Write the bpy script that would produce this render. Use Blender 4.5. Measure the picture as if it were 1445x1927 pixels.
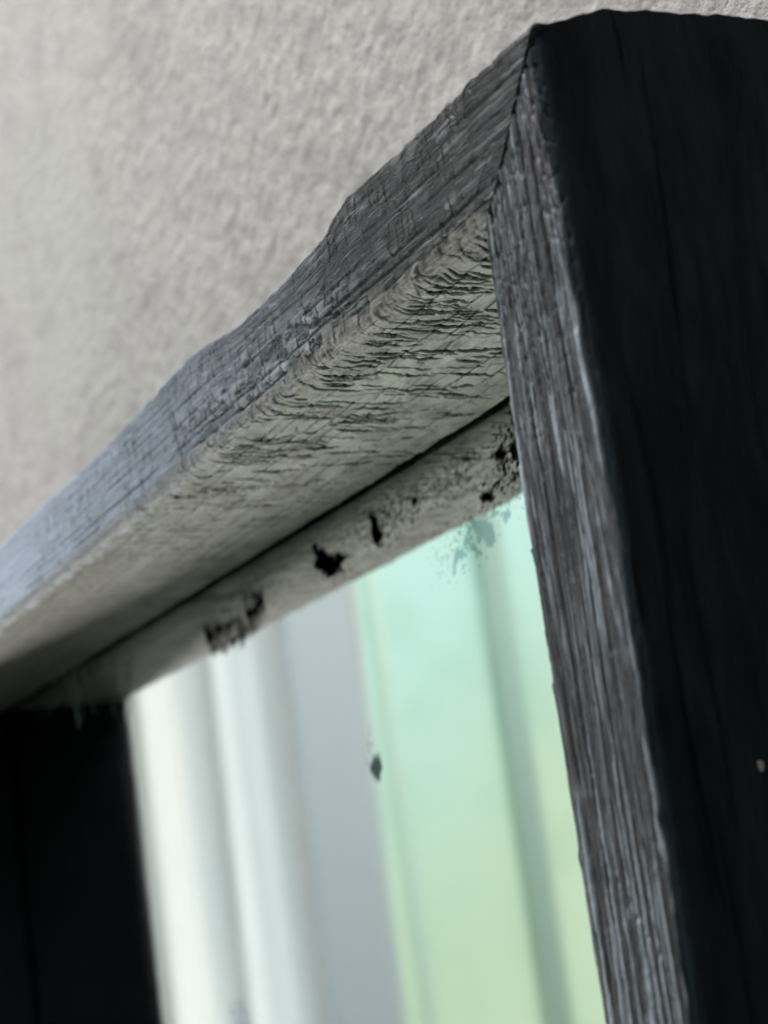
import bpy, math, random
import numpy as np
from mathutils import Matrix, Vector

S = bpy.context.scene
for o in list(bpy.data.objects):
    bpy.data.objects.remove(o)

# ------------------------------------------------------------------ camera
cam_d = bpy.data.cameras.new('camera')
cam = bpy.data.objects.new('camera', cam_d)
S.collection.objects.link(cam)
RX = Vector((0.38820349, 0.91158474, -0.13531931))
RY = Vector((-0.22422151, -0.04899544, -0.97330579))
RZ = Vector((-0.89388073, 0.40818221, 0.1853767))
m = Matrix((RX, -RY, -RZ)).transposed().to_4x4()
m.translation = Vector((0.30236311, -0.16651874, -0.11484827))
cam.matrix_world = m
cam_d.sensor_fit = 'HORIZONTAL'
cam_d.sensor_width = 7.0
cam_d.lens = 7.0 * 3631.77 / 1445.0
cam_d.clip_start = 0.01
cam_d.clip_end = 100
cam_d.dof.use_dof = True
cam_d.dof.focus_distance = 0.415
cam_d.dof.aperture_fstop = 5.2
S.camera = cam

# ------------------------------------------------------------------ world and lamps
world = bpy.data.worlds.new('World')
S.world = world
world.use_nodes = True
bg = world.node_tree.nodes['Background']
bg.inputs[0].default_value = (0.75, 0.85, 1.0, 1)
bg.inputs[1].default_value = 0.004


def area_lamp(name, loc, target, sx, sy, watts, col):
    L = bpy.data.lights.new(name, 'AREA')
    L.shape = 'RECTANGLE'
    L.size = sx
    L.size_y = sy
    L.energy = watts
    L.color = col
    o = bpy.data.objects.new(name, L)
    S.collection.objects.link(o)
    o.location = loc
    o.rotation_euler = (Vector(target) - Vector(loc)).to_track_quat('-Z', 'Y').to_euler()
    return o


# added key lamp for daylight from the left, set low to graze the underside
area_lamp('left_key_light', (-2.7, -0.20, -2.3), (-0.35, 0.0, 0.0), 0.17, 1.0, 100, (1.0, 0.985, 0.95))
# added greenish fill lamp below, in front of the right end of the mirror
area_lamp('low_green_fill', (-0.02, -0.36, -0.50), (-0.05, 0.03, 0.0), 0.22, 0.22, 0.8, (0.80, 1.0, 0.84))
# added soft fill lamp from above, brightening the wall
area_lamp('top_fill_light', (-0.1, -0.95, 1.8), (-0.05, 0.1, 0.2), 1.2, 0.8, 68, (1.0, 0.96, 0.93))
# added fill lamp, brightening the window post and bars
area_lamp('window_fill_light', (-0.85, -1.7, 1.2), (-2.3, -0.9, 0.0), 0.8, 0.8, 26, (0.97, 0.98, 1.0))
# daylight falling through the curtain from the window behind it
area_lamp('curtain_daylight', (-2.75, -0.70, 0.0), (-2.2, -0.70, 0.0), 1.2, 2.4, 25, (0.97, 0.98, 1.0))
S.view_settings.view_transform = 'Standard'
S.view_settings.look = 'None'
S.view_settings.gamma = 1.0
S.view_settings.exposure = 0.0
try:
    S.cycles.use_denoising = True
    S.cycles.sample_clamp_indirect = 4.0
except Exception:
    pass

# ------------------------------------------------------------------ noise
_rs = np.random.RandomState(7)
_perm = _rs.permutation(256)
_perm = np.concatenate([_perm, _perm, _perm])
_grad = _rs.normal(size=(256, 2))
_grad /= np.linalg.norm(_grad, axis=1)[:, None]


def perlin(x, y, seed=0):
    x = np.asarray(x, float) + seed * 17.31
    y = np.asarray(y, float) + seed * 5.77
    xi = np.floor(x).astype(int)
    yi = np.floor(y).astype(int)
    xf = x - xi
    yf = y - yi
    u = xf * xf * xf * (xf * (xf * 6 - 15) + 10)
    v = yf * yf * yf * (yf * (yf * 6 - 15) + 10)

    def g(ix, iy, dx, dy):
        h = _perm[_perm[ix & 255] + (iy & 255)]
        q = _grad[h]
        return q[..., 0] * dx + q[..., 1] * dy
    a = g(xi, yi, xf, yf)
    b = g(xi + 1, yi, xf - 1, yf)
    c = g(xi, yi + 1, xf, yf - 1)
    d = g(xi + 1, yi + 1, xf - 1, yf - 1)
    return ((a + u * (b - a)) * (1 - v) + (c + u * (d - c)) * v) * 1.4


def fbm(x, y, seed=0, octaves=4, gain=0.5):
    r = 0
    amp = 1.0
    for k in range(octaves):
        r = r + amp * perlin(x * 2 ** k, y * 2 ** k, seed + k * 3)
        amp *= gain
    return r


def cells(x, y, seed=0, jitter=0.85):
    """Voronoi: distance to the cell border, a random value per cell, offset inside the cell."""
    xi = np.floor(x).astype(int)
    yi = np.floor(y).astype(int)
    F1 = np.full(x.shape, 9.0)
    F2 = np.full(x.shape, 9.0)
    cid = np.zeros(x.shape)
    ox = np.zeros(x.shape)
    for dx in (-1, 0, 1):
        for dy in (-1, 0, 1):
            cx, cy = xi + dx, yi + dy
            h = _perm[_perm[(cx + seed * 31) & 255] + ((cy + seed * 13) & 255)]
            jx = ((h * 73 + 11) % 256) / 255.0 - 0.5
            jy = ((h * 151 + 57) % 256) / 255.0 - 0.5
            px = cx + 0.5 + jx * jitter
            py = cy + 0.5 + jy * jitter
            d = np.hypot(x - px, y - py)
            closer = d < F1
            F2 = np.where(closer, F1, np.minimum(F2, d))
            cid = np.where(closer, ((h * 37 + 5) % 256) / 255.0, cid)
            ox = np.where(closer, x - px, ox)
            F1 = np.where(closer, d, F1)
    return F2 - F1, cid, ox


def sstep(a, b, x):
    t = np.clip((x - a) / (b - a), 0, 1)
    return t * t * (3 - 2 * t)


# ------------------------------------------------------------------ materials
def new_mat(name):
    mt = bpy.data.materials.new(name)
    mt.use_nodes = True
    nt = mt.node_tree
    b = nt.nodes['Principled BSDF']
    return mt, nt, b


class NB:
    def __init__(s, nt):
        s.nt = nt

    def n(s, t, **kw):
        nd = s.nt.nodes.new(t)
        for k, v in kw.items():
            setattr(nd, k, v)
        return nd

    def link(s, a, b):
        s.nt.links.new(a, b)

    def put(s, sock, v):
        if isinstance(v, bpy.types.NodeSocket):
            s.nt.links.new(v, sock)
        else:
            sock.default_value = v

    def noise(s, vec, scale=1.0, detail=4, rough=0.55, dist=0.0):
        nd = s.n('ShaderNodeTexNoise')
        s.link(vec, nd.inputs['Vector'])
        nd.inputs['Scale'].default_value = scale
        nd.inputs['Detail'].default_value = detail
        nd.inputs['Roughness'].default_value = rough
        nd.inputs['Distortion'].default_value = dist
        return nd.outputs['Fac']

    def scale(s, vec, sc):
        nd = s.n('ShaderNodeVectorMath', operation='MULTIPLY')
        s.link(vec, nd.inputs[0])
        nd.inputs[1].default_value = sc
        return nd.outputs[0]

    def ramp(s, v, a, b, lo=0.0, hi=1.0):
        nd = s.n('ShaderNodeMapRange')
        nd.clamp = True
        s.put(nd.inputs['Value'], v)
        nd.inputs['From Min'].default_value = a
        nd.inputs['From Max'].default_value = b
        nd.inputs['To Min'].default_value = lo
        nd.inputs['To Max'].default_value = hi
        return nd.outputs['Result']

    def math(s, op, a, b=0.0):
        nd = s.n('ShaderNodeMath', operation=op)
        s.put(nd.inputs[0], a)
        s.put(nd.inputs[1], b)
        return nd.outputs[0]

    def mix(s, f, a, b):
        nd = s.n('ShaderNodeMix', data_type='RGBA')
        s.put(nd.inputs['Factor'], f)
        s.put(nd.inputs['A'], a if isinstance(a, bpy.types.NodeSocket) else (*a, 1))
        s.put(nd.inputs['B'], b if isinstance(b, bpy.types.NodeSocket) else (*b, 1))
        return nd.outputs['Result']

    def bump(s, h, strength, dist, normal=None):
        nd = s.n('ShaderNodeBump')
        nd.inputs['Strength'].default_value = strength
        nd.inputs['Distance'].default_value = dist
        s.link(h, nd.inputs['Height'])
        if normal is not None:
            s.link(normal, nd.inputs['Normal'])
        return nd.outputs['Normal']


def wood_material(name, front, front_hi, soffit, soffit_lo, arris, side, streak_amt, far_sheen=None, dull=0.7):
    """Weathered timber. 'grain' runs (along, across, height in mm); zone weights come with the mesh."""
    mt, nt, b = new_mat(name)
    N = NB(nt)
    g = N.n('ShaderNodeAttribute', attribute_name='grain').outputs['Vector']
    zone = N.n('ShaderNodeAttribute', attribute_name='zone').outputs['Vector']
    sep = N.n('ShaderNodeSeparateXYZ')
    N.link(zone, sep.inputs[0])
    wsof, warr, wside = sep.outputs
    relief = N.n('ShaderNodeAttribute', attribute_name='relief').outputs['Fac']
    streak = N.noise(N.scale(g, (55, 1500, 0)), 1, 5, 0.6, 0.3)
    coarse = N.noise(N.scale(g, (28, 260, 0)), 1, 4, 0.6)
    patch = N.noise(N.scale(g, (45, 80, 0)), 1, 5, 0.65)
    fleck = N.noise(N.scale(g, (420, 1100, 0)), 1, 3, 0.6)
    dash = N.noise(N.scale(g, (170, 1500, 0)), 1, 5, 0.7)
    cf = N.mix(N.ramp(N.math('ADD', N.math('MULTIPLY', patch, 0.5), N.math('MULTIPLY', dash, 0.5)), 0.4, 0.6), front, tuple(0.55 * c for c in front))
    hi = N.math('MULTIPLY', N.ramp(streak, 0.53, 0.66), N.ramp(coarse, 0.42, 0.6))
    hi = N.math('MULTIPLY', N.math('MAXIMUM', hi, N.math('MULTIPLY', N.ramp(dash, 0.56, 0.66), N.ramp(patch, 0.42, 0.62))), streak_amt)
    hi = N.math('MAXIMUM', hi, N.math('MULTIPLY', N.ramp(relief, 0.05, 0.45), streak_amt))
    cf = N.mix(hi, cf, front_hi)
    if far_sheen:
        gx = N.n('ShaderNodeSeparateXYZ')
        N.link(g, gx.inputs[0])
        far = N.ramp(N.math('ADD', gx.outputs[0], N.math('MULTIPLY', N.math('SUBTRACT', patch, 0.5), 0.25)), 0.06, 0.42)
        cf = N.mix(N.math('MULTIPLY', far, 0.8), cf, far_sheen)  # pale bluish sheen painted into the far end of the face
    mott = N.noise(N.scale(g, (90, 120, 0)), 1, 6, 0.7, 0.5)
    cs = N.mix(N.math('MAXIMUM', N.ramp(patch, 0.4, 0.66), N.ramp(mott, 0.52, 0.66)), soffit, soffit_lo)
    cs = N.mix(N.math('MULTIPLY', N.ramp(streak, 0.52, 0.7), 0.45), cs, tuple(1.35 * c for c in soffit))
    cs = N.mix(N.math('MULTIPLY', N.ramp(fleck, 0.66, 0.74), 0.5), cs, (0.06, 0.06, 0.055))
    if far_sheen:            # the far half of the underside is browner wood, darkened to add shade
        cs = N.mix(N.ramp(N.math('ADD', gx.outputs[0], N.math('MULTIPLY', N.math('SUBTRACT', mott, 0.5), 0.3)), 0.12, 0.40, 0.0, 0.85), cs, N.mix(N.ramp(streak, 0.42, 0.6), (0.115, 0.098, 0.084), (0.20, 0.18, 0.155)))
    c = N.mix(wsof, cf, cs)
    ca = N.mix(N.ramp(streak, 0.4, 0.65), arris, tuple(0.5 * q for q in arris))
    c = N.mix(warr, c, ca)
    c = N.mix(N.ramp(relief, -0.08, -0.7, 0.0, 0.95), c, (0.008, 0.008, 0.007))  # near-black put into the cracks, for shade their depth lacks
    scuff = N.noise(N.scale(g, (30, 140, 0)), 1, 6, 0.7, 0.4)
    slit = N.noise(N.scale(g, (16, 330, 0)), 1, 3, 0.5, 0.6)
    cside = N.mix(N.ramp(scuff, 0.35, 0.7), tuple(0.55 * q for q in side), tuple(1.7 * q for q in side))
    cside = N.mix(N.ramp(slit, 0.36, 0.30, 0.0, 0.9), cside, tuple(0.12 * q for q in side))
    c = N.mix(wside, c, cside)
    N.link(c, b.inputs['Base Color'])
    ro = N.ramp(patch, 0.3, 0.7, 0.36, 0.52)
    N.link(ro, b.inputs['Roughness'])
    N.link(N.ramp(N.math('ADD', N.math('ADD', wside, N.math('MULTIPLY', wsof, dull)), N.math('MULTIPLY', warr, 0.6)), 0.0, 1.0, 0.42, 0.05), b.inputs['Specular IOR Level'])
    h = N.math('ADD', N.math('ADD', N.math('MULTIPLY', streak, 0.6), N.math('MULTIPLY', dash, 0.6)), N.math('MULTIPLY', fleck, 0.5))
    N.link(N.bump(h, 0.8, 0.0006), b.inputs['Normal'])
    return mt


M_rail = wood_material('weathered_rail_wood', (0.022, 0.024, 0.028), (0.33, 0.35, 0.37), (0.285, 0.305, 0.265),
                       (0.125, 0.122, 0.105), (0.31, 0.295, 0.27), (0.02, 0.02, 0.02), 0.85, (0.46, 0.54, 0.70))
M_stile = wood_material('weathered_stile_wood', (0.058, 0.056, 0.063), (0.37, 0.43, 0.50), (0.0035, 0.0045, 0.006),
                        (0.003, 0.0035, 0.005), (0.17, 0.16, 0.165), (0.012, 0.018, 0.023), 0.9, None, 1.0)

# ------------------------------------------------------------------ frame members
W = 0.030       # face width of every member
D = 0.0658      # depth from the face to the mirror
DB = 0.098      # full depth
OW = 0.720      # opening width
OH = 1.000      # opening height


def profile(r_in, r_out, h_in, h_face, h_side):
    """Cross-section (a, y): a = distance outward from the inner edge, y = depth. Open loop, inner back to outer back."""
    pts, zone = [], []

    def seg(p, q, h, z):
        n = max(1, int(round(math.dist(p, q) / h)))
        for k in range(n):
            t = k / n
            pts.append((p[0] + (q[0] - p[0]) * t, p[1] + (q[1] - p[1]) * t))
            zone.append(z)

    def arc(cx, cy, r, a0, a1, h, z):
        n = max(3, int(round(abs(a1 - a0) * r / h)))
        for k in range(n):
            t = a0 + (a1 - a0) * k / n
            pts.append((cx + r * math.cos(t), cy + r * math.sin(t)))
            zone.append(z)
    seg((0.006, DB), (0.006, D - 0.0024), 0.006, 3)
    seg((0.006, D - 0.0024), (0.0, D - 0.0022), 0.002, 3)
    seg((0.0, D - 0.0022), (0.0, r_in), h_in, 0)
    arc(r_in, r_in, r_in, math.pi, 1.5 * math.pi, h_face, 1)
    seg((r_in, 0.0), (W - r_out, 0.0), h_face, 1)
    arc(W - r_out, r_out, r_out, -0.5 * math.pi, 0, h_face, 1)
    seg((W, r_out), (W, DB), h_side, 2)
    pts.append((W, DB))
    zone.append(3)
    P = np.array(pts)
    T = np.gradient(P, axis=0)
    T /= np.linalg.norm(T, axis=1)[:, None]
    Nn = np.stack([T[:, 1], -T[:, 0]], 1)     # outward normal for this running direction
    # check direction at soffit: outward is -a
    k = zone.index(0) + 3
    if Nn[k, 0] > 0:
        Nn = -Nn
    return P, Nn, zone


def lin_steps(parts):
    out = []
    for a, b, h in parts:
        n = max(1, int(round(abs(b - a) / h)))
        out += [a + (b - a) * k / n for k in range(n)]
    out.append(parts[-1][1])
    return np.array(out)


def build_member(name, mat, parent, half, ts, prof, shape, to_world, end_extra=(0.0, 0.0)):
    """ts: positions along the member measured from the mitre at t=0 (inner corner) to t=2*half."""
    P, Nn, zone = prof
    nt_, ns = len(ts), len(P)
    s = np.concatenate([[0], np.cumsum(np.linalg.norm(np.diff(P, axis=0), axis=1))])
    t2 = np.repeat(ts[:, None], ns, 1)
    a2 = np.repeat(P[None, :, 0], nt_, 0)
    y2 = np.repeat(P[None, :, 1], nt_, 0)
    s2 = np.repeat(s[None, :], nt_, 0)
    h, da, relief, wz = shape(t2, a2, y2, s2)
    a3 = a2 + Nn[None, :, 0] * h + da
    y3 = y2 + Nn[None, :, 1] * h
    gap = 0.00022 + 0.00012 * perlin(a2 * 300, y2 * 90, 4)
    lo = -(a3 + end_extra[0] * sstep(W * 0.5, W, a2) * (1 - 1.9 * np.exp(-y2 / 0.0042)) + 0.0002 * perlin(y2 * 260, a2 * 90, 5) * (a2 > W * 0.9)) + gap
    hi = 2 * half + (a3 + end_extra[1] * sstep(W * 0.7, W, a2)) - gap
    t3 = np.clip(t2, lo, hi)
    co = to_world(t3, a3, y3).reshape(-1, 3)
    idx = np.arange(nt_ * ns).reshape(nt_, ns)
    q = np.stack([idx[:-1, :-1], idx[1:, :-1], idx[1:, 1:], idx[:-1, 1:]], -1).reshape(-1, 4)
    caps = [list(idx[0, ::-1]), list(idx[-1, :])]
    me = bpy.data.meshes.new(name)
    me.from_pydata(co.tolist(), [], q.tolist() + caps)
    me.polygons.foreach_set('use_smooth', [True] * len(q) + [False, False])
    at = me.attributes.new('grain', 'FLOAT_VECTOR', 'POINT')
    at.data.foreach_set('vector', np.stack([t2, s2, np.zeros_like(t2)], -1).astype(np.float32).ravel())
    at = me.attributes.new('zone', 'FLOAT_VECTOR', 'POINT')
    at.data.foreach_set('vector', wz.astype(np.float32).ravel())
    at = me.attributes.new('relief', 'FLOAT', 'POINT')
    at.data.foreach_set('value', relief.astype(np.float32).ravel())
    me.materials.append(mat)
    me.validate()
    # orient outward
    o = bpy.data.objects.new(name, me)
    S.collection.objects.link(o)
    o.parent = parent
    return o


OUTLINE = np.array([(-0.9, .0285), (-.416, .0287), (-.346, .0288), (-.267, .0276), (-.215, .0288), (-.202, .0292), (-.176, .0297),
                    (-.160, .0286), (-.1376, .0257), (-.122, .0256), (-.098, .0258), (-.0804, .0265), (-.074, .0272), (-.068, .0289),
                    (-.0595, .0303), (-.039, .0295), (-.0176, .029), (0.007, .0296), (0.026, .0285), (0.06, .0285)])


def rail_shape(t, a, y, s):
    mm = 0.001
    x = -t
    soff = (a < 0.0045) & (y > 0.001)
    near = 1 - sstep(0.16, 0.34, t)
    # ---- soffit: alligator checks, cells wide across the grain
    wx = t + 0.0024 * perlin(y * 55, t * 45, 1) + 0.0011 * perlin(y * 170, t * 150, 2) - 0.10 * y
    wy = y + 0.0012 * perlin(t * 120, y * 60, 3)
    e, cid, ox = cells(wx / 0.0072, wy / 0.0150, 2, 0.9)
    e2, cid2, ox2 = cells(wx / 0.0036 + 7, wy / 0.0050, 5, 0.9)
    msk = sstep(-0.25, 0.2, perlin(t * 28, y * 40, 6) + 0.25 * near)
    msk2 = sstep(-0.05, 0.35, perlin(t * 60, y * 70, 9) + 0.1)
    hs = -0.35 * (1 - sstep(0.0, 0.10, e)) * msk - 0.25 * (1 - sstep(0, 0.12, e2)) * msk2
    hs += 0.35 * ox * msk + 0.2 * ox2 * msk2 + 0.30 * (cid - 0.5)
    crack = np.zeros_like(t)
    # open checks running across the grain, each with one lifted lip
    rr = random.Random(77)
    tcol = t[:, 0]
    for k in range(430):
        t0 = 0.006 + 0.40 * rr.random() ** 1.25
        y0 = rr.uniform(0.004, D - 0.005) if rr.random() > 0.2 else rr.uniform(0.0, 0.012)
        ll = rr.uniform(0.002, 0.0085) * (2.0 if rr.random() < 0.28 else 0.95)
        sl = rr.uniform(-0.12, 0.28)
        wd = rr.uniform(0.00006, 0.00026)
        dp = rr.uniform(0.7, 1.5)
        lp = rr.uniform(0.0, 0.7)
        i0, i1 = np.searchsorted(tcol, (t0 - 0.007, t0 + 0.007))
        if i1 - i0 < 3:
            continue
        tt, yy = t[i0:i1], y[i0:i1]
        ln = tt - t0 - sl * (yy - y0) - 0.0011 * perlin(yy * 130, k * 1.37 + 0 * yy, 61) - 0.0004 * perlin(yy * 520, k * 2.1 + 0 * yy, 62)
        taper = np.clip(1 - np.abs(yy - y0) / ll, 0, 1)
        tp = np.sqrt(taper)
        c_ = (1 - sstep(wd * 0.3 * tp + 0.00005, wd * tp + 0.00022, np.abs(ln))) * sstep(0.0, 0.25, taper)
        crack[i0:i1] = np.maximum(crack[i0:i1], c_ * min(1.0, dp))
        hs[i0:i1] += lp * np.where(ln > 0, np.exp(-ln / 0.0016), 0) * sstep(0, 0.5, taper)
        hs[i0:i1] -= dp * c_
    gl = y + 0.0009 * perlin(t * 22, y * 30, 12)
    hs += 0.22 * perlin(t * 22, gl * 330, 8) + 0.12 * perlin(t * 70, gl * 900, 9)
    # long grain splits parallel to the rail
    for yy, dep, sd in ((0.012, 0.6, 21), (0.0215, 0.8, 22), (0.031, 0.5, 23), (0.043, 0.9, 24), (0.0535, 0.7, 25), (0.0075, 0.7, 26), (0.0170, 0.8, 27), (0.0265, 0.8, 28), (0.0372, 0.8, 29), (0.0485, 0.8, 30)):
        ln = np.abs(y - yy - 0.0022 * perlin(t * 9, sd, sd) - 0.0005 * perlin(t * 90, sd, sd + 1))
        c_ = (1 - sstep(0.0001, 0.00055, ln)) * sstep(-0.25, 0.05, perlin(t * 16, sd * 3.3, sd))
        hs -= 0.3 * dep * c_
        crack = np.maximum(crack, np.minimum(1, 1.1 * dep) * c_)
    hs *= (0.5 + 0.5 * near)
    hs += 0.35 * fbm(t * 40, y * 60, 14, 3)
    # ---- face: grain ridges, square checks, flaking
    ag = a + 0.0007 * perlin(t * 30, a * 60, 31)
    hf = 0.16 * perlin(t * 14, ag * 520, 32) + 0.09 * perlin(t * 40, ag * 1400, 33)
    e, cid, ox = cells((t + 0.0012 * perlin(a * 200, t * 120, 34)) / 0.0070, ag / 0.0042, 8, 0.95)
    cm = sstep(-0.2, 0.25, perlin(t * 30, a * 90, 35) + 0.15)
    hf += -0.16 * (1 - sstep(0, 0.10, e)) * cm + 0.20 * (cid - 0.5) * cm
    fl = fbm(t * 110 - a * 60, a * 240, 36, 4, 0.55)
    rough_zone = sstep(0.05, 0.09, t) * (1 - sstep(0.15, 0.22, t)) * (1 - sstep(0.010, 0.020, a))
    hf += 0.22 * sstep(0.02, 0.16, fl) * (0.4 + rough_zone) - 0.30 * sstep(0.10, 0.35, -fl) * (0.3 + rough_zone)
    # strong long grooves low on the face near the corner
    for aa, dep, sd in ((0.0052, 0.55, 51), (0.0078, 0.45, 52), (0.0102, 0.4, 53), (0.0140, 0.25, 54), (0.019, 0.22, 55), (0.0235, 0.2, 56)):
        ln = np.abs(a - aa - 0.0007 * perlin(t * 14, sd, sd))
        hf -= dep * (1 - sstep(0.0001, 0.0008, ln)) * sstep(-0.25, 0.2, perlin(t * 20, sd * 2.1, sd) + 0.25 * (1 - sstep(0.03, 0.12, t)))
    # cross checks on the face
    fcrack = np.zeros_like(t)
    for k in range(200):
        rr = random.Random(900 + k)
        tt = rr.uniform(0.0, 0.36)
        a0 = rr.uniform(0.004, 0.027)
        ll = rr.uniform(0.0012, 0.0050)
        ln = np.abs(t - tt - 0.0006 * perlin(a * 500, k * 1.7, 60) - rr.uniform(-.25, .25) * (a - a0))
        c_ = (1 - sstep(0.0001, 0.0004, ln)) * (1 - sstep(ll * 0.6, ll, np.abs(a - a0)))
        hf -= 0.14 * c_
        fcrack = np.maximum(fcrack, c_)
    # ---- worn arris between them: crushed fibres and notches
    dist = np.hypot(np.clip(a, 0, 1), np.clip(y, 0, 1))
    arr = 1 - sstep(0.0028, 0.0056, dist)
    e3, cid3, ox3 = cells(t / 0.0058 + 3, (a - y) / 0.011, 11, 0.95)
    ha = -0.85 * (1 - sstep(0, 0.09, e3)) * sstep(-0.1, 0.3, perlin(t * 50, 3.3, 71)) + 0.6 * (cid3 - 0.5) + 0.75 * fbm(t * 90, (a - y) * 90, 72, 4, 0.55)
    ha += 0.08 * perlin(t * 1000, (a - y) * 140, 74) + 0.14 * perlin(t * 360, (a - y) * 420, 75) + 0.12 * perlin(t * 800, (a - y) * 700, 76)
    ha -= 0.7 * sstep(0.02, 0.3, perlin(t * 34, 9.1, 73))
    ha *= 1 - 0.5 * sstep(0.12, 0.25, t)
    wf = sstep(0.0, 1.0, np.clip((a - y) / 0.004 * 0.5 + 0.5, 0, 1))
    h = (hs * (1 - wf) + hf * wf) * (1 - arr) + (ha + 0.15 * (hs * (1 - wf) + hf * wf)) * arr
    side = (a > W - 0.0006) & (y > 0.001)
    h = np.where(side, 0.3 * fbm(t * 60, y * 60, 80, 3), h)
    back = y > D - 0.0021
    h = np.where(back & (a < W - 0.001), 0.0, h)
    # outer edge worn to the outline of the photograph
    o = np.interp(x, OUTLINE[:, 0], OUTLINE[:, 1]) - W
    ojit = 0.00022 * fbm(t * 300, 1.5, 81, 4) - 0.0004 * sstep(0.25, 0.5, perlin(t * 90, 4.4, 83))
    da = (o + ojit) * sstep(0.45 * W, W, a) * np.ones_like(y)
    # zones
    wz = np.zeros(t.shape + (3,))
    edge = 0.0012 * fbm(t * 180, (a - y) * 200, 90, 3)
    wz[..., 0] = 1 - sstep(-0.0012, 0.0012, (a - y) + 0.0030 + edge * 2)
    wz[..., 1] = (1 - sstep(0.0026, 0.0056, dist + edge * 2.2)) * 0.7
    wz[..., 2] = np.where(side, 1.0, 0.0)
    wz[..., 2] = np.maximum(wz[..., 2], np.where(back, 0.9, 0))
    cr = np.where(soff | (y > 0.001), crack, fcrack)
    return h * mm, da, np.where(cr > 0.05, -cr, np.clip((hf * 0.8 + 0.13 * sstep(0.6, 0.9, cid2) * cm) * (y < 0.001), 0, 1)), wz


NICKS = [(0.0605, 0.0010, 0.0011), (0.0852, 0.0008, 0.0022), (0.1155, 0.0006, 0.0020), (0.033, 0.0005, 0.002), (0.021, 0.0005, 0.0012)]


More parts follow.
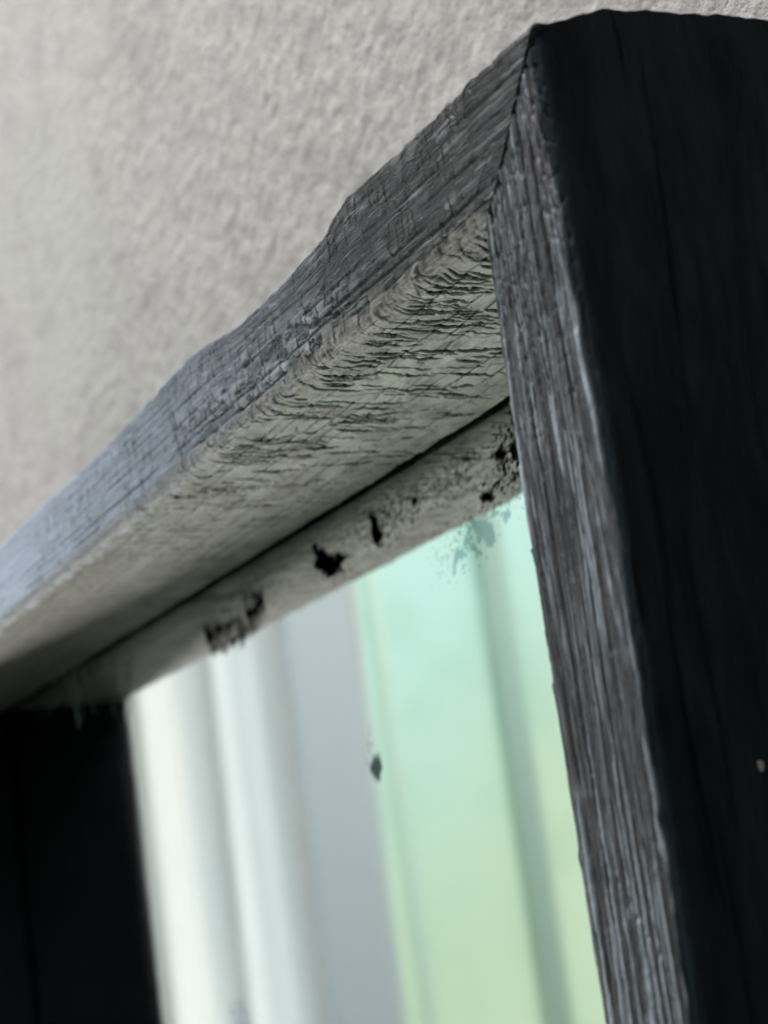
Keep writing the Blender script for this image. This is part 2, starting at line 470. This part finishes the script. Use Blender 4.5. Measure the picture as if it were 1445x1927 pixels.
def make_stile_shape(seed, nicks):
    def f(t, a, y, s):
        mm = 0.001
        ag = a + 0.0008 * perlin(t * 16, a * 50, seed) + 0.00025 * perlin(t * 90, a * 200, seed + 1)
        low = sstep(0.005, 0.06, t)
        # ridges of hard grain
        ph = ag / 0.0036 + 0.35 * perlin(t * 9, a * 120, seed + 2)
        ridge = np.abs((ph % 1.0) - 0.5) * 2
        amp = sstep(-0.5, 0.3, perlin(t * 7, np.floor(ph) * 3.7, seed + 3)) * 0.7 + 0.3
        hf = (0.55 * (1 - ridge ** 1.3) - 0.2) * amp * (0.35 + 0.65 * low)
        hf += 0.22 * perlin(t * 18, ag * 900, seed + 4) + 0.12 * perlin(t * 60, ag * 2200, seed + 5)
        v1 = 1 - np.abs(perlin(t * 7, ag * 330, seed + 60)) * 3.0
        v2 = 1 - np.abs(perlin(t * 11, ag * 520, seed + 61)) * 3.4
        vein = sstep(0.55, 0.98, v1) * sstep(-0.3, 0.15, perlin(t * 13, ag * 180, seed + 62)) + 0.7 * sstep(0.6, 1.0, v2) * sstep(-0.1, 0.3, perlin(t * 18, ag * 260, seed + 63))
        vein = np.clip(vein, 0, 1) * (0.35 + 0.65 * low) * (0.75 + 0.5 * perlin(t * 220, ag * 900, seed + 64))
        hf += 0.30 * vein
        # blocky wear between the ridges, stronger towards the corner
        e, cid, ox = cells(t / 0.0052, ag / 0.0030, 3 + seed % 5, 0.95)
        cm = sstep(-0.1, 0.3, perlin(t * 26, a * 110, seed + 6) + 0.3 * (1 - low))
        hf += (-0.30 * (1 - sstep(0, 0.14, e)) + 0.3 * (cid - 0.5)) * cm * (1.0 - 0.6 * low)
        fl = fbm(t * 120, a * 520, seed + 7, 4, 0.6)
        hf -= 0.30 * sstep(0.12, 0.3, fl) * (1.0 - 0.6 * low)
        # deep narrow splits
        for aa, dep, sd in ((0.0038, 0.7, 1), (0.0080, 1.0, 2), (0.0122, 0.8, 3), (0.0171, 0.7, 4), (0.0215, 0.9, 5), (0.0262, 0.6, 6)):
            ln = np.abs(a - aa - 0.0010 * perlin(t * 10, sd * 2.2, seed + sd) - 0.0003 * perlin(t * 80, sd, seed))
            hf -= dep * (1 - sstep(0.0001, 0.0007, ln)) * sstep(-0.2, 0.2, perlin(t * 15, sd * 4.1, seed + 20 + sd))
        # one slanting knife scratch low down
        for (tt, a0, sl, ll) in ((0.128, 0.017, 1.3, 0.010),):
            ln = np.abs((t - tt) - sl * (a - a0)) / 1.6
            hf -= 0.35 * (1 - sstep(0.0001, 0.0005, ln)) * (1 - sstep(ll * 0.5, ll, np.abs(t - tt)))
        front = sstep(0.5, 1.0, 1 - np.clip(y / 0.003, 0, 1))
        hin = 0.3 * fbm(t * 50, y * 60, seed + 9, 3)
        ho = 0.25 * fbm(t * 25, y * 160, seed + 10, 4) + 0.10 * perlin(t * 12, y * 700, seed + 11)
        for k in range(16):
            rr = random.Random(seed * 100 + k)
            yy = rr.uniform(0.004, 0.09)
            t0 = rr.uniform(-0.03, 0.30)
            ln = np.abs(y - yy - 0.0012 * perlin(t * 26, k * 3.1, seed + 40) - 0.02 * (t - t0))
            ho -= 0.8 * (1 - sstep(0.0002, 0.0011, ln)) * (1 - sstep(0.02, 0.035, np.abs(t - t0)))
        inner = (a < 0.001) & (y > 0.0008)
        outer = (a > W - 0.0008) & (y > 0.002)
        h = np.where(inner, hin, np.where(outer, ho, hf * front + ho * (1 - front)))
        h = np.where((y > D - 0.0021) & (a < W - 0.001), 0.0, h)
        da = np.zeros_like(t)
        for tt, amp_, wd in nicks:
            u = (t - tt) / wd
            da = da - amp_ * np.where(u > 0, np.exp(-u * 1.6), np.exp(u * 7)) * (1 - sstep(0.0, 0.004, a)) * (y < 0.02) * 0.9
        da = da + 0.00018 * fbm(t * 130, 3.1, seed + 12, 4) * (1 - sstep(0.0, 0.006, a))
        da = da - 0.0011 * sstep(0.0, 0.05, t) * (1 - sstep(0.0, 0.008, a))
        da = da + (0.0012 * sstep(0.02, 0.05, t) * (1 - sstep(0.08, 0.16, t)) - 0.0022 * (1 - sstep(-0.03, 0.03, t))) * sstep(0.5 * W, W, a) * (1 - sstep(0.0, 0.016, y))
        wz = np.zeros(t.shape + (3,))
        wz[..., 0] = np.where(inner, 1.0, 0.0)
        wz[..., 1] = 0
        e_ = 0.0010 * fbm(t * 90, a * 200, seed + 13, 3)
        wz[..., 2] = np.where(outer, 1.0, sstep(W - 0.0036, W - 0.0016, a + 1.2 * e_ + 0.6 * y))
        wz[..., 2] = np.where(inner, 0, wz[..., 2])
        wz[..., 2] = np.maximum(wz[..., 2], np.where(y > D - 0.0021, 0.95, 0))
        return h * mm, da, np.where(y < 0.004, np.clip(vein * 0.75 + 0.15 * hf, 0, 1) - 0.6 * np.clip(-hf - 0.25, 0, 1), 0), wz
    return f


frame = bpy.data.objects.new('framed_mirror', None)
S.collection.objects.link(frame)
frame.location = (-OW / 2, 0.05, -OH / 2)
frame['label'] = 'old mirror in a deep weathered grey timber frame hung on the rough plaster wall'
frame['category'] = 'mirror'
bpy.context.view_layer.update()
INV = frame.matrix_world.inverted()


def adopt(o, parent=frame):
    o.parent = parent
    o.matrix_parent_inverse = INV
    return o


# top rail: t runs from the right mitre to the left
ts = lin_steps([(-0.032, 0.20, 0.00032), (0.20, 0.42, 0.0007), (0.42, OW + 0.032, 0.002)])
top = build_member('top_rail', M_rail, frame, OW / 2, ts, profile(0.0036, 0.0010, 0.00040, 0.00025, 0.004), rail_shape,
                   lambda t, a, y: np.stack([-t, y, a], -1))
# right stile: t runs from the top mitre downward
ts = lin_steps([(-0.034, 0.20, 0.00045), (0.20, 0.30, 0.0009), (0.30, OH + 0.032, 0.003)])
stile = build_member('stile', M_stile, frame, OH / 2, ts, profile(0.0007, 0.0022, 0.0016, 0.00022, 0.0008),
                     make_stile_shape(101, NICKS), lambda t, a, y: np.stack([a, y, -t], -1), (0.0016, 0.0))
stile['label'] = 'right upright of the frame with raised vertical grain and black outer side'
# left stile
ts = lin_steps([(-0.032, OH + 0.032, 0.003)])
left = build_member('stile', M_stile, frame, OH / 2, ts, profile(0.0012, 0.0022, 0.0025, 0.0008, 0.004),
                    make_stile_shape(140, []), lambda t, a, y: np.stack([-OW - a, y, -t], -1))
# bottom rail
ts = lin_steps([(-0.032, OW + 0.032, 0.003)])
bot = build_member('bottom_rail', M_stile, frame, OW / 2, ts, profile(0.0022, 0.0012, 0.003, 0.0008, 0.004),
                   make_stile_shape(170, []), lambda t, a, y: np.stack([-t, y, -OH - a], -1))
for o in (top, stile, left, bot):
    adopt(o)


def mesh_obj(name, verts, faces, mat, smooth=False):
    me = bpy.data.meshes.new(name)
    me.from_pydata(verts, [], faces)
    me.materials.append(mat)
    if smooth:
        me.polygons.foreach_set('use_smooth', [True] * len(me.polygons))
    me.update()
    o = bpy.data.objects.new(name, me)
    S.collection.objects.link(o)
    return o


def box(x0, x1, y0, y1, z0, z1):
    v = [(x, y, z) for x in (x0, x1) for y in (y0, y1) for z in (z0, z1)]
    f = [(0, 1, 3, 2), (4, 6, 7, 5), (0, 4, 5, 1), (2, 3, 7, 6), (0, 2, 6, 4), (1, 5, 7, 3)]
    return v, f


# ------------------------------------------------------------------ mirror glass
mt, nt, b = new_mat('aged_mirror_silvering')
N = NB(nt)
tc = N.n('ShaderNodeTexCoord').outputs['Object']
haze_n = N.noise(N.scale(tc, (16, 16, 16)), 1, 5, 0.6)
sepc = N.n('ShaderNodeSeparateXYZ')
N.link(tc, sepc.inputs[0])
sepl = N.n('ShaderNodeSeparateXYZ')
N.link(N.n('ShaderNodeAttribute', attribute_name='loss').outputs['Vector'], sepl.inputs[0])
rim = N.ramp(N.math('ADD', sepc.outputs[2], N.math('MULTIPLY', N.math('SUBTRACT', haze_n, 0.5), 0.014)), 0.4895, 0.5000)  # edge wear that also paints in the groove's dark shade band
bare = N.mix(sepl.outputs[1], (0.030, 0.027, 0.026), (0.40, 0.50, 0.55))
c = N.mix(N.math('MULTIPLY', sepl.outputs[0], 0.97), (0.92, 0.945, 0.925), bare)
N.link(N.mix(N.math('MULTIPLY', rim, 0.9), c, (0.03, 0.03, 0.028)), b.inputs['Base Color'])
b.inputs['Metallic'].default_value = 1
N.link(N.mix(N.math('MULTIPLY', sepl.outputs[0], N.math('SUBTRACT', 1.0, sepl.outputs[1])), (1, 1, 1), (0, 0, 0)), b.inputs['Specular Tint'])
N.link(N.ramp(haze_n, 0.3, 0.7, 0.03, 0.05), b.inputs['Roughness'])
M_mirror = mt
PATCHES = [
    [(-266.0, -5.9), (-258.9, -8.8), (-251.7, -12.4), (-244.0, -13.7), (-236.5, -16.6), (-243.4, -17.2), (-243.3, -19.3), (-251.0, -20.8), (-256.6, -18.3), (-266.3, -13.5), (-264.4, -10.8)],
    [(-217.6, -8.1), (-211.9, -8.4), (-210.7, -11.8), (-207.7, -14.9), (-210.2, -17.6), (-214.8, -18.9), (-217.1, -16.1), (-216.8, -12.9)],
    [(-186.0, -8.8), (-182.3, -9.1), (-182.6, -11.9), (-186.2, -13.7), (-187.8, -11.8)],
    [(-382.0, -14.7), (-371.2, -15.2), (-356.4, -17.3), (-341.4, -17.5), (-331.5, -22.1), (-337.0, -24.5), (-349.9, -24.3), (-373.3, -24.0), (-379.2, -19.2)],
    [(-333.5, -12.2), (-316.4, -12.0), (-316.8, -19.0), (-327.2, -22.8), (-335.3, -19.9)],
    [(-152.5, -23.4), (-144.9, -25.2), (-139.5, -28.2), (-138.9, -31.2), (-141.3, -33.8), (-146.1, -31.7), (-150.6, -27.5)],
    [(-163.2, -29.9), (-158.8, -30.1), (-155.9, -33.4), (-161.8, -32.7), (-166.3, -36.0), (-166.7, -32.9)],
    [(-156.7, -27.6), (-151.6, -30.5), (-148.0, -34.6), (-153.0, -32.8), (-156.3, -30.6)],
    [(-144.6, -19.4), (-138.3, -18.1), (-137.8, -20.3), (-135.5, -23.0), (-140.7, -22.2), (-144.0, -22.5)],
    [(-129.9, -9.7), (-124.7, -11.9), (-127.7, -14.3), (-132.9, -13.2), (-132.9, -11.2)],
    [(-121.8, -9.5), (-118.0, -10.1), (-119.0, -15.8), (-122.2, -14.3)],
    [(-238.5, -77.2), (-234.1, -78.8), (-232.8, -82.1), (-235.7, -85.8), (-240.4, -85.0), (-242.7, -81.9), (-240.1, -79.2)],
    [(-134.0, -25.8), (-129.3, -25.9), (-128.8, -28.8), (-132.6, -29.3)],
    [(-405.8, -155.2), (-391.5, -153.2), (-386.9, -157.0), (-381.3, -162.5), (-392.9, -161.8), (-401.0, -159.0)],
    [(-167.4, -21.6), (-164.7, -22.0), (-165.6, -23.6), (-167.5, -23.0)],
    [(-151.7, -5.9), (-146.9, -6.5), (-146.4, -9.2), (-150.9, -8.6)],
]

THIN = (5, 6, 7, 12, 13)     # spots where a little silvering is left


def local(v):
    return [(x + OW / 2, y - 0.05, z + OH / 2) for x, y, z in v]


def poly_dist(px, pz, poly):
    """Signed distance (mm), positive inside."""
    n_ = len(poly)
    dmin = np.full(px.shape, 1e9)
    inside = np.zeros(px.shape, bool)
    for i in range(n_):
        (ax, az), (bx, bz) = poly[i], poly[(i + 1) % n_]
        ex, ez = bx - ax, bz - az
        tt = np.clip(((px - ax) * ex + (pz - az) * ez) / (ex * ex + ez * ez), 0, 1)
        dmin = np.minimum(dmin, np.hypot(px - ax - tt * ex, pz - az - tt * ez))
        cross = ((az > pz) != (bz > pz)) & (px < ex * (pz - az) / (ez + 1e-12) + ax)
        inside ^= cross
    return np.where(inside, dmin, -dmin)


gx = lin_steps([(-OW - 0.0055, -0.42, 0.01), (-0.42, -0.27, 0.0011), (-0.27, -0.11, 0.0005), (-0.11, 0.0055, 0.01)])
gz = lin_steps([(-OH - 0.0055, -0.18, 0.02), (-0.18, -0.06, 0.0009), (-0.06, 0.0055, 0.0005)])
GX, GZ = np.meshgrid(gx, gz, indexing='ij')
xm, zm = GX * 1000, GZ * 1000
loss = np.zeros(GX.shape)
tone = np.zeros(GX.shape)
rag = 1.5 * fbm(xm * 0.16, zm * 0.30, 401, 5, 0.65)
for i, pl in enumerate(PATCHES):
    big = 1.0 if i in (0, 3, 4) else 0.75
    dd = poly_dist(xm, zm, pl) + rag * big - 0.2
    l_ = sstep(-0.8, 0.9, dd) if i not in (3, 4, 13) else sstep(-2.6, 2.6, dd + 1.5) * (0.75 + 0.5 * fbm(xm * 0.1, zm * 0.2, 440, 3))
    l_ = l_ * {5: 0.9, 13: 0.55}.get(i, 1.0)
    loss = np.maximum(loss, np.clip(l_, 0, 1))
    tone = np.where(sstep(-4, 0, dd) > 0.5, 1.0 if i in THIN else (0.3 if i == 11 else 0.0), tone)
# smudges and pinholes in drifts
for k_, (cx, cz, rx, rz, thr, hard) in enumerate(((-127, -14, 9, 9, 0.18, 1.0), (-160, -11, 22, 7, 0.26, 0.6), (-152, -29, 13, 7, 0.30, 0.9), (-138, -21, 10, 6, 0.22, 0.95),
                                                  (-203, -12, 30, 7, 0.24, 0.7), (-240, -79, 6, 9, 0.45, 0.8), (-245, -18, 14, 6, 0.42, 0.7), (-121, -14, 5, 12, 0.12, 1.0),
                                                  (-335, -13, 45, 9, 0.25, 0.6), (-172, -30, 9, 8, 0.35, 0.4), (-200, -9, 90, 6, 0.36, 0.4), (-252, -16, 22, 8, 0.36, 0.5))):
    env = np.exp(-((xm - cx) / rx) ** 2 - ((zm - cz) / rz) ** 2)
    nn = fbm(xm * 0.34, zm * 0.55, 420 + k_, 5, 0.62) + 0.75 * env
    l_ = hard * sstep(thr + 0.46, thr + 0.70, nn) * sstep(0.05, 0.3, env)
    tone = np.where((l_ > loss) & (zm < -23 + 0.05 * (xm + 150)), 1.0, tone)
    loss = np.maximum(loss, l_)
ng = GX.shape
co = np.stack([GX, np.full(ng, D), GZ], -1).reshape(-1, 3)
idx = np.arange(GX.size).reshape(ng)
q = np.stack([idx[:-1, :-1], idx[1:, :-1], idx[1:, 1:], idx[:-1, 1:]], -1).reshape(-1, 4).tolist()
x0, x1, z0, z1 = -OW - 0.0055, 0.0055, -OH - 0.0055, 0.0055
nb = len(co)
back = [(x0, D + 0.004, z0), (x1, D + 0.004, z0), (x1, D + 0.004, z1), (x0, D + 0.004, z1)]
ring = (list(idx[:, 0]), list(idx[-1, :]), list(idx[::-1, -1]), list(idx[0, ::-1]))
sides = [[nb + 3, nb + 2, nb + 1, nb]]
for k_, rr_ in enumerate(ring):
    sides.append([nb + k_, nb + (k_ + 1) % 4] + [int(i) for i in rr_[::-1]])
glass = mesh_obj('mirror_glass', local(co.tolist() + back), q + sides, M_mirror)
at = glass.data.attributes.new('loss', 'FLOAT_VECTOR', 'POINT')
at.data.foreach_set('vector', np.concatenate([np.stack([loss, tone, 0 * loss], -1).reshape(-1, 3), np.zeros((4, 3))]).astype(np.float32).ravel())
glass.parent = frame
glass['label'] = 'old mirror glass with pale green reflection and black worn spots'

def ragged(poly, rnd, rough=0.10, sub=5):
    out = []
    n = len(poly)
    cx = sum(p[0] for p in poly) / n
    cz = sum(p[1] for p in poly) / n
    for i in range(n):
        p, q = poly[i], poly[(i + 1) % n]
        for k_ in range(sub):
            t = k_ / sub
            x = p[0] + (q[0] - p[0]) * t
            z = p[1] + (q[1] - p[1]) * t
            f_ = 1 + rnd.uniform(-rough, rough)
            out.append((cx + (x - cx) * f_, cz + (z - cz) * f_))
    return out



rnd = random.Random(5)
# backing board
mt, nt, b = new_mat('backing_board_wood')
N = NB(nt)
tc = N.n('ShaderNodeTexCoord').outputs['Object']
N.link(N.mix(N.noise(N.scale(tc, (6, 6, 90)), 1, 4), (0.10, 0.08, 0.06), (0.05, 0.04, 0.03)), b.inputs['Base Color'])
b.inputs['Roughness'].default_value = 0.8
v, f = box(-OW - 0.0052, 0.0052, D + 0.006, D + 0.016, -OH - 0.0052, 0.0052)
o = mesh_obj('backing_board', local(v), f, mt)
o.parent = frame

# pale chip on the dark outer side
mt, nt, b = new_mat('pale_chip')
b.inputs['Base Color'].default_value = (0.35, 0.33, 0.28, 1)
b.inputs['Roughness'].default_value = 0.8
pl = ragged([(-0.35, 0.9), (0.3, 0.6), (0.35, -0.5), (-0.1, -0.9), (-0.4, -0.2)], rnd, 0.2, 3)
n = len(pl)
v = [(0.0306, 0.0196 + a / 1000, -0.105 + c / 1000) for a, c in pl] + [(0.0299, 0.0196 + a / 1000, -0.105 + c / 1000) for a, c in pl]
f = [tuple(range(n))] + [(i, (i + 1) % n, n + (i + 1) % n, n + i) for i in range(n)]
o = mesh_obj('chip', local(v), f, mt)
o.parent = frame
o['label'] = 'tiny pale chip on the black outer side'

# ------------------------------------------------------------------ cobweb in the far upper corner
mt, nt, b = new_mat('dusty_silk')
b.inputs['Base Color'].default_value = (0.26, 0.31, 0.29, 1)
b.inputs['Roughness'].default_value = 0.9
V, F = [], []


def strand(p0, p1, sag, r):
    n_ = 9
    ring = []
    for i in range(n_ + 1):
        t = i / n_
        c = Vector(p0).lerp(Vector(p1), t) + Vector((rnd.gauss(0, 0.0006), rnd.gauss(0, 0.0006), -sag * 4 * t * (1 - t)))
        b0 = len(V)
        for k_ in range(3):
            an = 2.094 * k_
            V.append((c.x + r * math.cos(an), c.y + r * math.sin(an), c.z))
        if i:
            for k_ in range(3):
                F.append((b0 - 3 + k_, b0 - 3 + (k_ + 1) % 3, b0 + (k_ + 1) % 3, b0 + k_))


for _ in range(9):
    x0 = rnd.gauss(-0.535, 0.005)
    strand((x0, rnd.uniform(0.045, 0.062), -0.0005), (x0 + rnd.gauss(0, 0.010), rnd.uniform(0.052, 0.062), -abs(rnd.gauss(0.018, 0.009))), rnd.uniform(-0.004, 0.004), rnd.uniform(0.0001, 0.0004))
for _ in range(5):
    strand((rnd.uniform(-0.60, -0.54), rnd.uniform(0.045, 0.06), -0.0005), (rnd.uniform(-0.62, -0.56), rnd.uniform(0.04, 0.06), -rnd.uniform(0.0, 0.03)), 0.004, 0.00008)
web = mesh_obj('cobweb', V, F, mt)
web['label'] = 'wispy grey cobweb hanging under the far left end of the top rail'
web['category'] = 'cobweb'

# ------------------------------------------------------------------ wall with rough plaster
mt, nt, b = new_mat('rough_plaster')
N = NB(nt)
tc = N.n('ShaderNodeTexCoord').outputs['Object']
n1 = N.noise(N.scale(tc, (130, 170, 170)), 1, 6, 0.72)
n2 = N.noise(N.scale(tc, (4, 4, 4)), 1, 3, 0.5)
n3 = N.noise(N.scale(tc, (420, 420, 420)), 1, 4, 0.65)
c = N.mix(N.ramp(n1, 0.36, 0.62), (0.52, 0.508, 0.50), (0.355, 0.347, 0.34))
c = N.mix(N.ramp(n2, 0.4, 0.6), c, (0.43, 0.435, 0.42))
n4 = N.noise(N.scale(tc, (38, 45, 45)), 1, 4, 0.6)
c = N.mix(N.ramp(n4, 0.5, 0.64, 0.0, 0.6), c, (0.33, 0.325, 0.318))
N.link(c, b.inputs['Base Color'])
b.inputs['Roughness'].default_value = 0.9
b.inputs['Specular IOR Level'].default_value = 0.2
N.link(N.bump(N.math('ADD', n3, N.math('MULTIPLY', n1, 1.2)), 0.7, 0.0014), b.inputs['Normal'])
M_wall = mt
YW = 0.1
xs = lin_steps([(-6.0, -1.6, 0.4), (-1.6, -1.3, 0.1), (-1.3, 0.30, 0.0019), (0.30, 4.0, 0.4)])
zs = lin_steps([(-1.6, 0.0, 0.15), (0.0, 0.62, 0.0019), (0.62, 1.8, 0.15)])
X, Z = np.meshgrid(xs, zs, indexing='ij')
act = ((X > -1.3) & (X < 0.30) & (Z > 0.0) & (Z < 0.62)).astype(float)
hh = 0.0005 * 0.75 * fbm(X * 120, Z * 125, 201, 3, 0.6) + 0.0005 * sstep(0.0, 0.5, fbm(X * 120 + 3, Z * 150, 205, 3)) + 0.0015 * perlin(X * 12, Z * 12, 207)
hh = np.clip(hh, -0.004, 0.004)
Yv = YW + 0.0042 - hh * act - 0.0
co = np.stack([X, Yv, Z], -1).reshape(-1, 3)
idx = np.arange(X.size).reshape(X.shape)
q = np.stack([idx[:-1, :-1], idx[1:, :-1], idx[1:, 1:], idx[:-1, 1:]], -1).reshape(-1, 4)
wall = mesh_obj('wall', co.tolist(), q.tolist(), M_wall, True)
wall['kind'] = 'structure'

# ------------------------------------------------------------------ what the mirror looks at: curtained window in the side wall
XS = -2.2
mt, nt, b = new_mat('white_curtain_cloth')
N = NB(nt)
tc = N.n('ShaderNodeTexCoord').outputs['Object']
N.link(N.mix(N.ramp(N.noise(N.scale(tc, (3, 16, 0.8)), 1, 3), 0.4, 0.6), (0.88, 0.88, 0.865), (0.74, 0.80, 0.83)), b.inputs['Base Color'])
b.inputs['Roughness'].default_value = 0.9
tr = N.n('ShaderNodeBsdfTranslucent')
tr.inputs['Color'].default_value = (0.88, 0.89, 0.87, 1)
mx = N.n('ShaderNodeMixShader')
mx.inputs[0].default_value = 0.55
out = nt.nodes['Material Output']
N.link(b.outputs[0], mx.inputs[1])
N.link(tr.outputs[0], mx.inputs[2])
N.link(mx.outputs[0], out.inputs['Surface'])
M_curt = mt


def curtain(y0, y1, folds, amp, label, x=XS):
    ny, nz = 160, 24
    yy = np.linspace(y0, y1, ny)
    zz = np.linspace(-1.2, 1.2, nz)
    Yg, Zg = np.meshgrid(yy, zz, indexing='ij')
    ph = (Yg - y0) / abs(y1 - y0) * folds * 2 * np.pi
    Xg = x + amp * np.sin(ph + 0.5 * perlin(Yg * 5, Zg * 0.8, 301)) + 0.3 * amp * np.sin(2.3 * ph + 1 + Zg * 0.3) + 0.28 * amp * np.sin(5.1 * ph + 2 * perlin(Yg * 9, Zg * 0.6, 303))
    Yg2 = Yg + 0.35 * amp * np.cos(ph)
    co_ = np.stack([Xg, Yg2, Zg], -1).reshape(-1, 3)
    id_ = np.arange(Xg.size).reshape(Xg.shape)
    q_ = np.stack([id_[:-1, :-1], id_[1:, :-1], id_[1:, 1:], id_[:-1, 1:]], -1).reshape(-1, 4)
    o_ = mesh_obj('curtain', co_.tolist(), q_.tolist(), M_curt, True)
    sol = o_.modifiers.new('cloth', 'SOLIDIFY')
    sol.thickness = 0.001
    o_['label'] = label
    o_['category'] = 'curtain'
    return o_


curtain(-0.67, -0.08, 5.5, 0.040, 'white hanging curtain bright with daylight, seen in the mirror')

mt, nt, b = new_mat('grey_painted_post')
b.inputs['Base Color'].default_value = (0.46, 0.54, 0.57, 1)
b.inputs['Roughness'].default_value = 0.6
M_post = mt
mt, nt, b = new_mat('pale_green_bar')
b.inputs['Base Color'].default_value = (0.34, 0.50, 0.42, 1)
b.inputs['Roughness'].default_value = 0.5
M_bar = mt
mt, nt, b = new_mat('pale_green_bead')
b.inputs['Base Color'].default_value = (0.62, 0.84, 0.70, 1)
b.inputs['Roughness'].default_value = 0.5
M_bead = mt
mt, nt, b = new_mat('cream_painted_bead')
b.inputs['Base Color'].default_value = (0.62, 0.63, 0.58, 1)
b.inputs['Roughness'].default_value = 0.6
M_cream = mt
mt, nt, b = new_mat('green_daylit_pane')
N = NB(nt)
tc = N.n('ShaderNodeTexCoord').outputs['Object']
sp = N.n('ShaderNodeSeparateXYZ')
N.link(tc, sp.inputs[0])
blot = N.noise(N.scale(tc, (3, 7, 7)), 1, 3, 0.55, 0.4)
hz = N.math('ADD', N.math('SUBTRACT', sp.outputs[2], 1.2), N.math('MULTIPLY', N.math('SUBTRACT', blot, 0.5), 0.35))
c = N.mix(N.ramp(hz, -0.25, 0.24), (0.50, 0.66, 0.47), (0.50, 0.78, 0.71))
c = N.mix(N.math('MULTIPLY', N.ramp(sp.outputs[1], 0.30, 0.12), N.ramp(hz, 0.35, -0.1)), c, (0.55, 0.70, 0.50))
c = N.mix(N.math('MULTIPLY', N.ramp(blot, 0.45, 0.7), 0.4), c, (0.36, 0.56, 0.38))
b.inputs['Base Color'].default_value = (0.04, 0.05, 0.045, 1)
b.inputs['Roughness'].default_value = 0.3
N.link(c, b.inputs['Emission Color'])
b.inputs['Emission Strength'].default_value = 1.06
M_pane = mt

win = bpy.data.objects.new('side_window', None)
S.collection.objects.link(win)
win.location = (XS, -1.2, -1.2)
win['label'] = 'tall side window with pale green glass and grey post, seen in the mirror'
win['category'] = 'window'


def wpart(name, dims, mat):
    v_, f_ = box(*dims)
    o_ = mesh_obj(name, [(x - XS, y + 1.2, z + 1.2) for x, y, z in v_], f_, mat)
    bv = o_.modifiers.new('bevel', 'BEVEL')
    bv.width = 0.004
    bv.segments = 2
    o_.parent = win
    return o_


wpart('post', (XS - 0.06, XS + 0.02, -0.765, -0.660, -1.2, 1.2), M_post)
wedge = wpart('bead', (XS - 0.03, XS + 0.03, -0.795, -0.769, -0.12, 1.2), M_cream)
for vv in wedge.data.vertices:          # the bead narrows away towards its lower end
    if vv.co.z < 1.2:
        vv.co.y = 1.2 - 0.7705 + (vv.co.y - (1.2 - 0.7705)) * 0.12
        vv.co.x = -0.03 + (vv.co.x + 0.03) * 0.5
wpart('pane', (XS - 0.05, XS - 0.044, -1.4, -0.770, -1.2, 1.2), M_pane)
wpart('mullion', (XS - 0.04, XS - 0.01, -1.035, -0.995, -1.2, 1.2), M_bar)
wpart('mullion', (XS - 0.04, XS - 0.01, -1.44, -1.4, -1.2, 1.2), M_post)
wpart('glazing_bead', (XS - 0.043, XS - 0.03, -0.835, -0.815, -1.2, 1.2), M_bead)
